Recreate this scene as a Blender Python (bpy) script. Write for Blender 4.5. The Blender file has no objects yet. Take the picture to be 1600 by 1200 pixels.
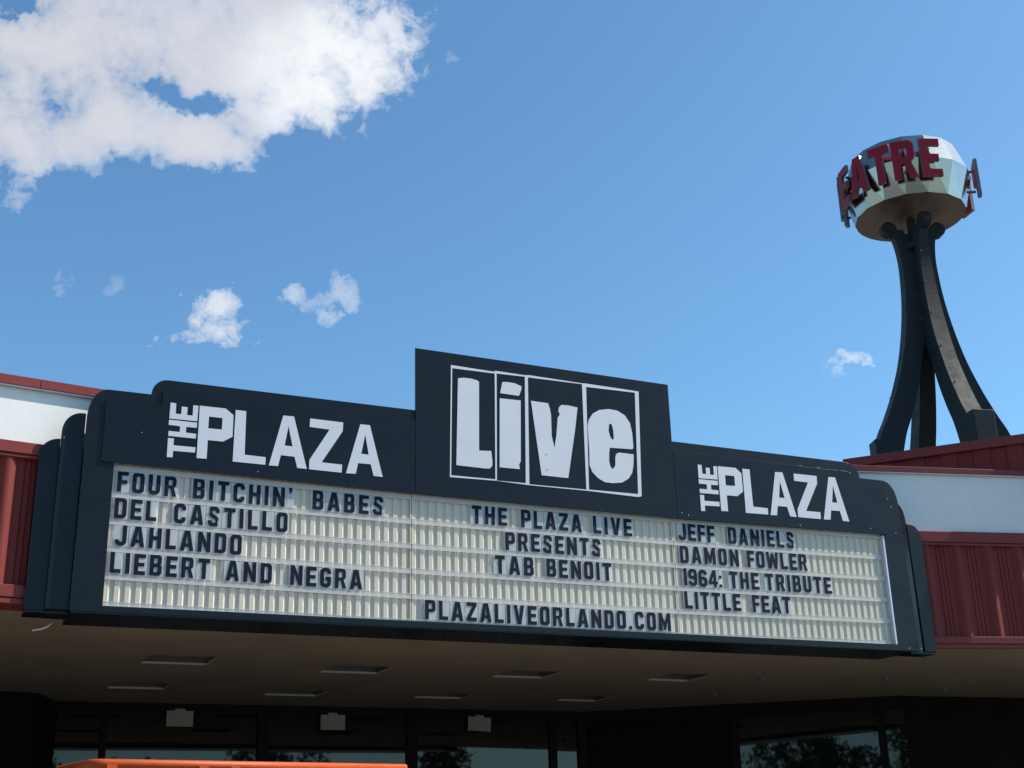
import bpy, bmesh, math, random
from mathutils import Vector, Matrix
from mathutils.geometry import tessellate_polygon
random.seed(7)
R = math.radians
scene = bpy.context.scene
col = scene.collection

# ------------------------------------------------------------------ camera
F_PX, PITCH, ROLL = 2007.556, 0.34931, -0.028274
CAM = Vector((0, 0, 1.6))
fw = Vector((0, math.cos(PITCH), math.sin(PITCH)))
r0 = Vector((1, 0, 0)); u0 = Vector((0, -math.sin(PITCH), math.cos(PITCH)))
rt = math.cos(ROLL) * r0 + math.sin(ROLL) * u0
up = -math.sin(ROLL) * r0 + math.cos(ROLL) * u0
cd = bpy.data.cameras.new('camera'); cam = bpy.data.objects.new('camera', cd); col.objects.link(cam)
cd.sensor_width = 36; cd.lens = F_PX / 1600 * 36; cd.clip_start = 0.1; cd.clip_end = 3000
m = Matrix.Identity(4)
for i in range(3):
    m[i][0] = rt[i]; m[i][1] = up[i]; m[i][2] = -fw[i]; m[i][3] = CAM[i]
cam.matrix_world = m
scene.camera = cam

# ------------------------------------------------------------------ sun, sky, exposure
SUN_AZ, SUN_EL = R(82), R(45)          # azimuth measured from +Y towards +X
sun_dir = Vector((math.sin(SUN_AZ) * math.cos(SUN_EL), math.cos(SUN_AZ) * math.cos(SUN_EL), math.sin(SUN_EL)))
sl = bpy.data.lights.new('sun', 'SUN'); sl.energy = 4.0; sl.angle = R(0.53); sl.color = (1, 0.93, 0.82)
so = bpy.data.objects.new('sun', sl); col.objects.link(so)
so.rotation_euler = (-sun_dir).to_track_quat('-Z', 'Y').to_euler(); so.location = (20, 5, 30)
vs = scene.view_settings
scene.display_settings.display_device = 'sRGB'
vs.view_transform = 'Standard'; vs.look = 'None'; vs.exposure = 0.7; vs.gamma = 1.0

world = bpy.data.worlds.new('World'); scene.world = world; world.use_nodes = True
nt = world.node_tree; nt.nodes.clear()
def nd(t, **kw):
    n = nt.nodes.new(t)
    for k, v in kw.items(): setattr(n, k, v)
    return n
def mth(op, a, b=None, c=None, clamp=False):
    n = nd('ShaderNodeMath', operation=op, use_clamp=clamp)
    for i, v in enumerate((a, b, c)):
        if v is None: continue
        if isinstance(v, (int, float)): n.inputs[i].default_value = v
        else: nt.links.new(v, n.inputs[i])
    return n.outputs[0]
sky = nd('ShaderNodeTexSky', sky_type='NISHITA', sun_disc=False)
sky.sun_elevation = SUN_EL; sky.sun_rotation = SUN_AZ
sky.altitude = 0; sky.air_density = 1.0; sky.dust_density = 0.8; sky.ozone_density = 1.6
bg = nd('ShaderNodeBackground'); bg.inputs['Strength'].default_value = 0.111
tint = nd('ShaderNodeMix', data_type='RGBA', blend_type='MULTIPLY'); tint.inputs[0].default_value = 1.0
nt.links.new(sky.outputs[0], tint.inputs[6]); tint.inputs[7].default_value = (.59, .88, 1.0, 1)
nt.links.new(tint.outputs[2], bg.inputs['Color'])
BIG= [(-14.22, 30.25, 2.16, 0.91, 1), (-12.57, 31.38, 1.95, 0.91, 1), (-7.52, 34.35, 3.14, 2.79, 1), (-11.81, 35.03, 5.85, 3.52, 1), (-17.54, 34.72, 6.5, 2.94, 1), (-22.47, 32.72, 4.62, 2.78, 1), (-22.9, 29.6, 3.1, 1.95, 1), (-15.61, 30.31, 1.89, 1.01, 1), (-18.97, 30.6, 2.96, 1.44, 1), (-26.1, 29.9, 3.2, 3.8, 1), (-10.07, 32.48, 2.41, 1.39, 1)]
NEG= [(-16.93, 32.12, 1.34, 0.58, 0.9), (-15.16, 31.69, 1.11, 0.64, 0.9), (-24.64, 34.58, 1.28, 0.44, 1)]
SMALL= [(-13.9, 22.55, 1.6, 1.15, 0.95), (-15.5, 21.75, 1.6, 0.42, 0.8), (-10.5, 23.8, 0.75, 0.5, 0.65), (-9.3, 23.55, 1.0, 0.35, 0.35), (-8.1, 24.3, 0.65, 0.8, 0.45), (-8.5, 22.95, 0.5, 0.35, 0.5), (-20.8, 23.4, 0.45, 0.5, 0.3), (-18.77, 23.89, 0.5, 0.28, 0.15), (-2.6, 34.17, 0.65, 0.45, 0.35), (16.0, 19.95, 1.0, 0.26, 0.7), (15.05, 19.65, 0.35, 0.25, 0.4)]
tc = nd('ShaderNodeTexCoord'); gen = tc.outputs['Generated']
sep = nd('ShaderNodeSeparateXYZ'); nt.links.new(gen, sep.inputs[0])
AZ = mth('MULTIPLY', mth('ARCTAN2', sep.outputs[0], sep.outputs[1]), 180 / math.pi)
EL = mth('MULTIPLY', mth('ARCSINE', sep.outputs[2]), 180 / math.pi)
def noise(scale, detail, rough, off=0.0, dist=0.0):
    n = nd('ShaderNodeTexNoise'); n.inputs['Scale'].default_value = scale; n.inputs['Detail'].default_value = detail
    n.inputs['Roughness'].default_value = rough; n.inputs['Distortion'].default_value = dist
    if off:
        mp = nd('ShaderNodeMapping'); mp.inputs['Location'].default_value = (off, off * .7, -off)
        nt.links.new(gen, mp.inputs[0]); nt.links.new(mp.outputs[0], n.inputs['Vector'])
    else: nt.links.new(gen, n.inputs['Vector'])
    return n.outputs['Fac']
wob = noise(14, 3, .6, 3.1)
wob2 = noise(14, 3, .6, 7.7)
AZw = mth('ADD', AZ, mth('MULTIPLY', mth('SUBTRACT', wob, .5), 2.4))
ELw = mth('ADD', EL, mth('MULTIPLY', mth('SUBTRACT', wob2, .5), 1.8))
wob3 = noise(45, 4, .6, 1.7); wob4 = noise(45, 4, .6, 9.2)
AZs = mth('ADD', AZ, mth('MULTIPLY', mth('SUBTRACT', wob3, .5), 2.6))
ELs = mth('ADD', EL, mth('MULTIPLY', mth('SUBTRACT', wob4, .5), 2.2))
def blob(b, az=None, el=None):
    az = az or AZ; el = el or EL
    dx = mth('DIVIDE', mth('SUBTRACT', az, b[0]), b[2]); dy = mth('DIVIDE', mth('SUBTRACT', el, b[1]), b[3])
    return mth('SUBTRACT', 1.0, mth('ADD', mth('MULTIPLY', dx, dx), mth('MULTIPLY', dy, dy)))
def union(bs, az=None, el=None):
    acc = None
    for b in bs:
        v = blob(b, az, el)
        acc = v if acc is None else mth('SMOOTH_MAX', acc, v, .25)
    return acc
def ramp(v, lo, hi):
    n = nd('ShaderNodeMapRange', interpolation_type='SMOOTHERSTEP')
    nt.links.new(v, n.inputs[0]); n.inputs[1].default_value = lo; n.inputs[2].default_value = hi
    return n.outputs[0]
fb = noise(24, 9, .64, 0, .2)                # torn edges, many octaves
fb0 = noise(10, 3, .5, 11.0)                   # broad lumps
fbs = mth('ADD', mth('MULTIPLY', mth('SUBTRACT', fb, .5), 1.0), mth('MULTIPLY', mth('SUBTRACT', fb0, .5), .45))
def density(v, k):
    return mth('SUBTRACT', 1.0, mth('POWER', math.e, mth('MULTIPLY', mth('MAXIMUM', v, 0), -k)))
field = union(BIG, AZw, ELw)
hole = union(NEG, AZs, ELs)
field = mth('SUBTRACT', mth('MINIMUM', field, 1.2), mth('MULTIPLY', mth('MAXIMUM', mth('ADD', hole, .5), 0), .62))
bv = mth('ADD', mth('MULTIPLY', field, 1.7), mth('MULTIPLY', fbs, 5.8))
fine = noise(64, 8, .62, 4.4, .5)
halo = mth('MULTIPLY', density(mth('ADD', bv, mth('ADD', mth('MULTIPLY', mth('SUBTRACT', fine, .5), 5.0), .45)), .9), .5)
big = mth('MAXIMUM', density(mth('ADD', bv, mth('ADD', .02, mth('MULTIPLY', mth('SUBTRACT', fine, .5), 2.1))), 1.15), halo)
small = None
for b in SMALL:
    v = mth('MULTIPLY', density(mth('ADD', mth('MINIMUM', blob(b, AZs, ELs), .9), mth('ADD', mth('MULTIPLY', fbs, 4.2), mth('MULTIPLY', mth('SUBTRACT', fine, .5), 4.6))), .8), b[4])
    small = v if small is None else mth('MAXIMUM', small, v)
mask = mth('MAXIMUM', big, small, clamp=True)
light = ramp(mth('ADD', mth('MAXIMUM', blob((-8.2, 33.4, 6.0, 3.4)), -.35), mth('ADD', mth('MULTIPLY', mth('SUBTRACT', noise(8, 4, .5, 5.2), .5), 2.2), mth('MULTIPLY', mth('SUBTRACT', .75, big), 1.1))), -0.7, 0.8)
ccol = nd('ShaderNodeMix', data_type='RGBA')
ccol.inputs[6].default_value = (0.435, 0.44, 0.47, 1); ccol.inputs[7].default_value = (0.64, 0.64, 0.64, 1)
nt.links.new(light, ccol.inputs[0])
bgc = nd('ShaderNodeBackground'); nt.links.new(ccol.outputs[2], bgc.inputs[0]); bgc.inputs[1].default_value = 1.0
mx = nd('ShaderNodeMixShader'); nt.links.new(mask, mx.inputs[0]); nt.links.new(bg.outputs[0], mx.inputs[1]); nt.links.new(bgc.outputs[0], mx.inputs[2])
wo = nd('ShaderNodeOutputWorld'); nt.links.new(mx.outputs[0], wo.inputs[0])

# ------------------------------------------------------------------ materials
def mat(name, color, rough=.6, metal=0.0, var=0.0, vscale=8.0, spec=.5, bump=0.0, bscale=40.0, streak=False, ior=None, var2=0.0):
    mt = bpy.data.materials.new(name); mt.use_nodes = True
    n = mt.node_tree; b = n.nodes['Principled BSDF']
    b.inputs['Base Color'].default_value = (*color, 1); b.inputs['Roughness'].default_value = rough
    b.inputs['Metallic'].default_value = metal; b.inputs['Specular IOR Level'].default_value = spec
    if ior: b.inputs['IOR'].default_value = ior
    t = n.nodes.new('ShaderNodeTexCoord'); src = t.outputs['Object']
    if streak:
        mp = n.nodes.new('ShaderNodeMapping'); mp.inputs['Scale'].default_value = (1, 1, .12)
        n.links.new(src, mp.inputs[0]); src = mp.outputs[0]
    if var:
        nz = n.nodes.new('ShaderNodeTexNoise'); nz.inputs['Scale'].default_value = vscale; nz.inputs['Detail'].default_value = 6; nz.inputs['Roughness'].default_value = .65
        n.links.new(src, nz.inputs['Vector'])
        mr = n.nodes.new('ShaderNodeMapRange'); mr.inputs[1].default_value = .25; mr.inputs[2].default_value = .75
        mr.inputs[3].default_value = 1 - var; mr.inputs[4].default_value = 1 + var
        n.links.new(nz.outputs['Fac'], mr.inputs[0])
        mu = n.nodes.new('ShaderNodeVectorMath'); mu.operation = 'SCALE'; mu.inputs[0].default_value = color
        n.links.new(mr.outputs[0], mu.inputs['Scale']); n.links.new(mu.outputs[0], b.inputs['Base Color'])
        ad = n.nodes.new('ShaderNodeMath'); ad.operation = 'MULTIPLY'; ad.inputs[1].default_value = rough
        n.links.new(mr.outputs[0], ad.inputs[0]); n.links.new(ad.outputs[0], b.inputs['Roughness'])
    if bump:
        nb = n.nodes.new('ShaderNodeTexNoise'); nb.inputs['Scale'].default_value = bscale; nb.inputs['Detail'].default_value = 5
        n.links.new(t.outputs['Object'], nb.inputs['Vector'])
        bp = n.nodes.new('ShaderNodeBump'); bp.inputs['Strength'].default_value = bump; bp.inputs['Distance'].default_value = .02
        n.links.new(nb.outputs['Fac'], bp.inputs['Height']); n.links.new(bp.outputs[0], b.inputs['Normal'])
    return mt
def clear_mat(name, color, opac, rough=.25):
    mt = bpy.data.materials.new(name); mt.use_nodes = True
    n = mt.node_tree; b = n.nodes['Principled BSDF']
    b.inputs['Base Color'].default_value = (*color, 1); b.inputs['Roughness'].default_value = rough; b.inputs['Alpha'].default_value = opac
    return mt
M = dict(
    navy=mat('navy_black_paint', (.0075, .0095, .0135), .28, spec=.27, var=.16, vscale=3, bump=.02, bscale=60),
    header=mat('black_sign_face', (.0065, .0088, .013), .26, spec=.27, var=.12, vscale=2.5),
    vinyl=mat('white_vinyl', (.62, .635, .69), .45, var=.03, vscale=5),
    board=mat('cream_letter_board', (.64, .58, .465), .5, var=.04, vscale=7, streak=True),
    rail=clear_mat('clear_track', (.74, .72, .69), .5),
    sheet=clear_mat('clear_letter_sheet', (.74, .77, .80), .38),
    ink=mat('black_letter_ink', (.010, .013, .026), .5, spec=.12, var=.2, vscale=4),
    trimw=mat('white_trim', (.62, .66, .78), .5, var=.08),
    red=mat('red_metal_panel', (.19, .031, .027), .58, spec=.18, var=.12, vscale=4, streak=True),
    redcap=mat('red_metal_cap', (.205, .032, .028), .5, spec=.3, var=.08, vscale=3),
    stucco=mat('white_stucco', (.80, .80, .77), .85, var=.035, vscale=6, bump=.06, bscale=60),
    soffit=mat('tan_soffit', (.215, .162, .11), .8, var=.15, vscale=1.1, bump=.1, bscale=70),
    litlip=mat('painted_lit_lip', (.42, .39, .33), .6),  # paler tone stands in for ground light on the recess lips
    lens=mat('grey_light_lens', (.10, .102, .094), .6, var=.15),
    dark=mat('dark_bronze', (.006, .0055, .005), .6, spec=.15, var=.2, vscale=5),
    darkwall=mat('dark_painted_wall', (.007, .006, .0055), .8, spec=.1, var=.25, vscale=3),
    shutter=mat('dark_slats', (.007, .007, .007), .7, spec=.12, var=.3),
    glass=mat('dark_glass', (.007, .008, .008), .02, ior=1.6, spec=.5),
    lensbox=mat('grey_light_box', (.085,.08,.072), .6),
    paper=mat('white_paper', (.31, .295, .265), .8, var=.05),
    steel=mat('mirror_steel', (.41, .39, .375), .17, metal=1.0, var=.05, vscale=5),
    under=mat('weathered_steel', (.15, .12, .10), .5, metal=.5, var=.5, vscale=2.2),
    legs=mat('charcoal_paint', (.021, .026, .028), .6, spec=.2, var=.3, vscale=4),
    sred=mat('dark_red_letter', (.30, .012, .028), .5, spec=.2, var=.12, vscale=4),
    sredside=mat('grey_letter_side', (.16, .15, .16), .45, metal=.4, var=.2),
    orange=mat('orange_lift_paint', (.45, .068, .012), .5, spec=.3, var=.12, vscale=9),
    rubber=mat('black_rubber', (.02, .02, .02), .8, var=.2),
    wire=mat('white_wire', (.75, .70, .62), .5), wired=mat('grey_wire', (.09, .075, .06), .5),
    bolt=mat('steel_bolt', (.7, .7, .72), .25, metal=1.0),
    asphalt=mat('asphalt', (.15, .145, .135), .9, var=.25, vscale=2.5, bump=.3, bscale=30),
    concrete=mat('concrete', (.31, .285, .24), .85, var=.12, vscale=1.5, bump=.15, bscale=25),
    roof=mat('roof_gravel', (.13, .11, .09), .9, var=.15),
    bark=mat('bark', (.10, .075, .05), .9, var=.3), leaf=mat('leaf', (.022, .04, .012), .7, var=.4, vscale=1.2),
    line=mat('road_paint', (.7, .7, .66), .7, var=.15),
)

# ------------------------------------------------------------------ helpers
class MB:
    def __init__(s): s.v = []; s.f = []; s.mi = []
    def quad(s, a, b, c, d, mi=0):
        n = len(s.v); s.v += [tuple(a), tuple(b), tuple(c), tuple(d)]; s.f.append((n, n+1, n+2, n+3)); s.mi.append(mi)
    def face(s, pts, mi=0):
        n = len(s.v); s.v += [tuple(p) for p in pts]; s.f.append(tuple(range(n, n+len(pts)))); s.mi.append(mi)
    def box(s, x0, x1, y0, y1, z0, z1, mi=0):
        n = len(s.v)
        s.v += [(x0,y0,z0),(x1,y0,z0),(x1,y1,z0),(x0,y1,z0),(x0,y0,z1),(x1,y0,z1),(x1,y1,z1),(x0,y1,z1)]
        for f in ((0,3,2,1),(4,5,6,7),(0,1,5,4),(1,2,6,5),(2,3,7,6),(3,0,4,7)):
            s.f.append(tuple(n+i for i in f)); s.mi.append(mi)
    def prism(s, loops, y0, y1, back=True, mi=0, side_mi=None):
        """outline loops in (x, z), extruded along y; first loop outer, the rest holes"""
        n = len(s.v); flat = [p for l in loops for p in l]; k = len(flat)
        s.v += [(p[0], y0, p[1]) for p in flat] + [(p[0], y1, p[1]) for p in flat]
        for t in tessellate_polygon([[Vector((p[0], p[1], 0)) for p in l] for l in loops]):
            s.f.append((n+t[0], n+t[1], n+t[2])); s.mi.append(mi)
            if back: s.f.append((n+k+t[2], n+k+t[1], n+k+t[0])); s.mi.append(mi)
        o = n
        for l in loops:
            c = len(l)
            for i in range(c):
                j = (i+1) % c
                s.f.append((o+i, o+j, o+k+j, o+k+i)); s.mi.append(mi if side_mi is None else side_mi)
            o += c
    def tube(s, pts, r, seg=8, cap=True, mi=0):
        pts = [Vector(p) for p in pts]; n0 = len(s.v); prev = None
        for i, p in enumerate(pts):
            d = (pts[min(i+1, len(pts)-1)] - pts[max(i-1, 0)]).normalized()
            a = d.orthogonal().normalized() if prev is None else (prev - prev.dot(d) * d).normalized()
            prev = a; b = d.cross(a)
            rr = r[i] if isinstance(r, (list, tuple)) else r
            for q in range(seg):
                t = 2*math.pi*q/seg; s.v.append(tuple(p + rr*(math.cos(t)*a + math.sin(t)*b)))
        for i in range(len(pts)-1):
            for q in range(seg):
                q2 = (q+1) % seg
                s.f.append((n0+i*seg+q, n0+i*seg+q2, n0+(i+1)*seg+q2, n0+(i+1)*seg+q)); s.mi.append(mi)
        if cap:
            s.f.append(tuple(n0+q for q in reversed(range(seg)))); s.mi.append(mi)
            e = n0+(len(pts)-1)*seg; s.f.append(tuple(e+q for q in range(seg))); s.mi.append(mi)
    def build(s, name, mats, parent=None, fn=None, smooth=False, bevel=0, loc=None, rz=None, recalc=True):
        me = bpy.data.meshes.new(name)
        me.from_pydata([fn(Vector(p)) if fn else p for p in s.v], [], s.f)
        mats = mats if isinstance(mats, (list, tuple)) else [mats]
        for x in mats: me.materials.append(x)
        me.polygons.foreach_set('material_index', s.mi)
        bm = bmesh.new(); bm.from_mesh(me)
        if bevel: bmesh.ops.remove_doubles(bm, verts=bm.verts, dist=1e-5)
        if recalc: bmesh.ops.recalc_face_normals(bm, faces=bm.faces)
        bm.to_mesh(me); bm.free()
        if smooth:
            me.polygons.foreach_set('use_smooth', [True]*len(me.polygons))
        o = bpy.data.objects.new(name, me); col.objects.link(o)
        if parent: o.parent = parent
        if loc is not None: o.location = loc
        if rz is not None: o.rotation_euler = (0, 0, rz)
        if bevel:
            bv = o.modifiers.new('bevel', 'BEVEL'); bv.width = bevel; bv.segments = 2; bv.limit_method = 'ANGLE'; bv.angle_limit = R(40)
        return o
def tag(o, label=None, cat=None, group=None, kind=None):
    if label: o['label'] = label
    if cat: o['category'] = cat
    if group: o['group'] = group
    if kind: o['kind'] = kind
    return o
def empty(name, loc=(0,0,0), rz=0.0):
    o = bpy.data.objects.new(name, None); col.objects.link(o); o.location = loc; o.rotation_euler = (0,0,rz); o.empty_display_size = .3
    return o
def arc(cx, cz, rx, rz, a0, a1, n=10):
    return [(cx + rx*math.cos(R(a0+(a1-a0)*i/n)), cz + rz*math.sin(R(a0+(a1-a0)*i/n))) for i in range(n+1)]

# marquee plane: local x along the sign, y into the building, z up
ORG = Vector((-3.6555, 11.2929, 3.7497)); YAW = 0.436126; BW = 8.7903; SAG = 0.02788
DX = Vector((math.cos(YAW), math.sin(YAW), 0)); NY = Vector((-math.sin(YAW), math.cos(YAW), 0))
def sagf(p):
    t = p[0] / BW
    return (p[0], p[1], p[2] - SAG*4*t*(1-t))
def mloc(x, y, z=0.0): return ORG + DX*x + NY*y + Vector((0,0,z))

# ------------------------------------------------------------------ ground
g = MB(); g.box(-400, 400, -400, 400, -.3, 0); tag(g.build('ground', M['asphalt']), kind='structure')
g = MB(); pts = [mloc(-9, -2.2), mloc(16, -2.2), mloc(16, 12), mloc(-9, 12)]
for z in (0,): g.prism([[(p.x, p.y) for p in pts]], 0, .14)
tag(g.build('sidewalk', M['concrete'], fn=lambda p: (p[0], p[2], p[1])), kind='structure')
g = MB()
for i in range(14):
    x = -20 + i*2.8; g.box(x, x+.1, -22, -16.8, .001, .004)
tag(g.build('parking_lines', M['line']), kind='structure')

# ------------------------------------------------------------------ building
bld = empty('theatre_building', mloc(4.4, 4, -3.7497))
bld.rotation_euler = (0,0,0)
bl = bld.location.copy()
tag(bld, 'red and white theatre building with deep tan soffit behind the marquee', 'building')
def wallf(P0, yaw):
    c, s_ = math.cos(yaw), math.sin(yaw)
    return lambda p: (P0.x + c*p[0] - s_*p[1] - bl.x, P0.y + s_*p[0] + c*p[1] - bl.y, p[2])
PL = mloc(-.65, .155); PR = mloc(9.55, .22)
YL, YR = R(33), R(12)
fL, fR = wallf(PL, YL), wallf(PR, YR)
def rib_profile(x0, x1, phase):
    """depth of the corrugated red panel along x: broad rounded ribs and thin grooves"""
    xs = []; x = x0
    while x < x1: xs.append(x); x += .0105
    xs.append(x1); out = []
    for x in xs:
        u = (x - phase) % .42
        d = 0.0
        if u < .20: d = -.048*math.sin(math.pi*u/.20)**1.2
        for gx in (.255, .31, .365):
            if abs(u-gx) < .008: d = .012
        out.append((x, d))
    return out
def fascia(fn, x0, x1, phase, ztop, zcap, zrail, zbot):
    pr = rib_profile(x0, x1, phase); f = MB()
    for (a, da), (b, db) in zip(pr[:-1], pr[1:]):
        f.quad((a, da, zrail-.02), (b, db, zrail-.02), (b, db, zcap+.02), (a, da, zcap+.02))
    tag(f.build('fascia_panel', M['red'], bld, fn=fn))
    f = MB(); f.box(x0, x1, -.070, .3, zcap+.035, ztop); f.box(x0, x1, -.058, .3, zcap, zcap+.03)
    f.build('fascia_cap', M['redcap'], bld, fn=fn, bevel=.006)
    f = MB(); f.box(x0, x1, -.06, .3, zbot+.055, zrail); f.box(x0, x1, -.052, .3, zbot, zbot+.05)
    f.build('fascia_rail', M['redcap'], bld, fn=fn, bevel=.006)
fascia(fL, -11, .9, .055, 5.19, 5.045, 3.90, 3.735)
fascia(fR, -1.0, 14, -.02, 5.17, 5.0, 3.885, 3.745)
f = MB(); f.box(-11, 6.9, .0, .3, 5.192, 5.76); f.build('stucco_band', M['stucco'], bld, fn=fL)
f = MB(); f.box(-4.2, 14, .0, .3, 5.172, 5.95); f.build('stucco_band', M['stucco'], bld, fn=fR)
def coping(fn, x0, x1, z0, z1, joints):
    f = MB(); xs = [x0] + joints + [x1]
    for a, b in zip(xs[:-1], xs[1:]): f.box(a+.002, b-.002, -.055, .36, z0, z1)
    f.build('coping', M['redcap'], bld, fn=fn, bevel=.004)
    f = MB(); f.box(x0, x1, -.045, -.028, z0-.012, z0-.001); f.build('drip_edge', M['trimw'], bld, fn=fn)
coping(fL, -11, 6.9, 5.722, 5.812, [-9.05, -6.05, -3.05, -.07, 2.9])
coping(fR, -4.2, 14, 5.918, 5.99, [-1.1, 1.9, 4.9, 7.9])
# roof slab
rp = [mloc(-9, .9), mloc(5.5, 1.6), mloc(16, -.4), mloc(18, 14), mloc(-9, 14)]
f = MB(); f.prism([[(p.x-bl.x, p.y-bl.y) for p in rp]], 5.3, 5.45)
f.build('roof', M['roof'], bld, fn=lambda p: (p[0], p[2], p[1]))
# red parapet screen above the right-hand wall
YS = R(-24); PS = Vector((4.48, 16.76, 0)); fS = wallf(PS, YS)
f = MB(); x = 0.0
for i in range(28):
    a = i*.41; f.box(a, a+.20, 0, .05, 5.4, 6.36); f.box(a+.20, a+.41, .022, .05, 5.4, 6.36)
f.build('roof_screen', M['red'], bld, fn=fS)
f = MB(); f.box(-.02, 11.6, -.05, .16, 6.355, 6.475); f.build('screen_cap', M['redcap'], bld, fn=fS, bevel=.005)
f = MB(); f.box(0, 11.5, .06, .15, 5.45, 6.34); f.build('screen_backing', M['redcap'], bld, fn=fS)

# soffit with recessed light openings (marquee axes)
REC = [(.89, 1.63, 2.86, 3.5), (3.08, 3.82, 3.16, 3.8), (5.37, 6.09, 3.1, 3.74), (7.6, 8.23, 2.9, 3.59),
       (.85, 1.57, 5.32, 5.88), (3.0, 3.75, 5.68, 6.24), (5.18, 5.92, 5.58, 6.14), (7.47, 8.13, 5.5, 6.09)]
def wl(P0, yaw, t):
    p = P0 + Vector((math.cos(yaw), math.sin(yaw), 0))*t - ORG
    return (p.dot(DX), p.dot(NY))
so_out = [wl(PL, YL, -11), wl(PL, YL, 0), wl(PR, YR, 0), wl(PR, YR, 14), (22, 13), (-12, 13)]
SZ = 3.744
f = MB(); f.prism([so_out] + [[(a,c),(b,c),(b,d),(a,d)] for a,b,c,d in REC], SZ, SZ+.02)
mfn = lambda p: tuple(mloc(p[0], p[2]) - bl + Vector((0,0,p[1])))
f.build('soffit', M['soffit'], bld, fn=lambda p: (mloc(p[0],p[2])[0]-bl.x, mloc(p[0],p[2])[1]-bl.y, p[1]))
REC_LAB = ['front row of the soffit nearest the dangling white wire', 'front row, second opening from the left wire end',
           'front row, third opening from the left end', 'front row, rightmost opening beside the small downlights',
           'back row above the first hanging paper sign', 'back row above the middle hanging paper sign',
           'back row above the third hanging paper sign', 'back row, rightmost opening near the dark slatted wall']
for (a,b,c,d), lb in zip(REC, REC_LAB):
    e = empty('recessed_light', mloc((a+b)/2, (c+d)/2, SZ-3.7497), YAW)
    tag(e, 'square recessed soffit light, ' + lb, 'ceiling light', 'square lights recessed in the soffit')
    w, h = (b-a)/2, (d-c)/2
    k = MB(); t = .014; k.box(-w-.004, w+.004, h-.012, h-.001, -.004, .02)
    k.box(w-.012, w-.001, -h, h-.013, -.003, .012)
    k.build('lit_edge', M['litlip'], e)  # far and right lips only: caught ground light painted as a paler colour
    k = MB(); k.box(-w-t, w+t, h, h+t, .022, .13); k.box(-w-t, w+t, -h-t, -h, .022, .13)
    k.box(-w-t, -w, -h, h, .022, .13); k.box(w, w+t, -h, h, .022, .13)
    k.build('light_box', M['lensbox'], e)
    k = MB(); k.box(-w, w, -h, h, .055, .065); k.build('lens', M['lens'], e)
for (x, y), lb in zip([(9.12,3.09),(9.42,4.76),(10.82,2.58),(12.78,3.59)],
    ['nearest the rightmost square light', 'deepest under the soffit by the slatted wall', 'below the right end of the marquee', 'farthest right under the soffit']):
    e = empty('downlight', mloc(x, y, SZ-3.7497), YAW); tag(e, 'small round pale downlight ' + lb, 'ceiling light', 'small round downlights in the soffit')
    k = MB(); k.tube([(0,0,-.004),(0,0,-.03)], [.055,.042], 20); k.build('rim', M['lens'], e)
    k = MB(); k.tube([(0,0,-.031),(0,0,-.045)], [.035,.025], 16); k.build('bulb', M['lens'], e)

# entrance under the soffit (marquee axes), parts of the building
EY = 7.55
mb_ = lambda p: (mloc(p[0],p[1])[0]-bl.x, mloc(p[0],p[1])[1]-bl.y, p[2])
mulls = [(1.02,1.11),(3.25,3.41),(5.58,5.75),(8.03,8.15)]
f = MB(); f.box(.3, 8.7, EY-.06, EY+.1, 3.63, 3.743); f.build('door_header', M['dark'], bld, fn=mb_)
xs = [.42] + [q for a in mulls for q in a] + [8.55]
for a, b in mulls + [(8.55, 8.72)]:
    f = MB(); f.box(a, b, EY-.05, EY+.1, .14, 3.628); f.build('mullion', M['dark'], bld, fn=mb_)
for i in range(0, len(xs), 2):
    f = MB(); f.box(xs[i]+.002, xs[i+1]-.002, EY, EY+.02, .15, 3.627)
    tilt = (random.random()-.5)*.0035
    f.build('glass_pane', M['glass'], bld, fn=lambda p, t=tilt: mb_((p[0], p[1]+t*(p[2]-2), p[2])))
# left return wall
f = MB(); f.prism([[(.42, EY+.1), (.30, EY-.3), (.05, 6.6), (-5.5, 5.0), (-12, 4.2), (-12, 4.5), (-5.5, 5.3), (-.2, 6.8), (.1, EY+.1)]], .14, 3.742)
f.build('return_wall', M['darkwall'], bld, fn=lambda p: mb_((p[0], p[2], p[1])))
# right-hand angled shop front
A0, A1, A2 = Vector((8.72, 7.55)), Vector((12.7, 4.45)), Vector((20, 3.9))
def seg(P, Q, s, z, off=0.0):
    d = (Q-P); L = d.length; d.normalize(); nrm = Vector((-d.y, d.x))
    q = P + d*s + nrm*off; return mb_((q.x, q.y, z))
L1 = (A1-A0).length
def segbox(P, Q, s0, s1, o0, o1, z0, z1, name, mt):
    f = MB(); f.box(s0, s1, o0, o1, z0, z1); return f.build(name, mt, bld, fn=lambda p: seg(P, Q, p[0], p[2], p[1]))
segbox(A0, A1, 0, L1, -.08, .1, 3.56, 3.742, 'door_header', M['dark'])
segbox(A0, A1, 2.35, 2.47, -.06, .1, .14, 3.558, 'mullion', M['dark'])
segbox(A0, A1, 4.62, 4.74, -.06, .1, .14, 3.558, 'mullion', M['dark'])
segbox(A0, A1, 2.472, 4.618, .0, .02, .15, 3.557, 'glass_pane', M['glass'])
segbox(A0, A1, 4.742, L1, .0, .02, .15, 3.557, 'glass_pane', M['glass'])
f = MB()
for i in range(45): f.box(.05, 2.348, -.004 if i % 2 else -.016, .05, .15+i*.0757, .15+(i+1)*.0757-.001)
f.build('shutter', M['shutter'], bld, fn=lambda p: seg(A0, A1, p[0], p[2], p[1]))
segbox(A1, A2, 0, 7.3, .0, .1, .14, 3.742, 'side_wall', M['darkwall'])

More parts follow.
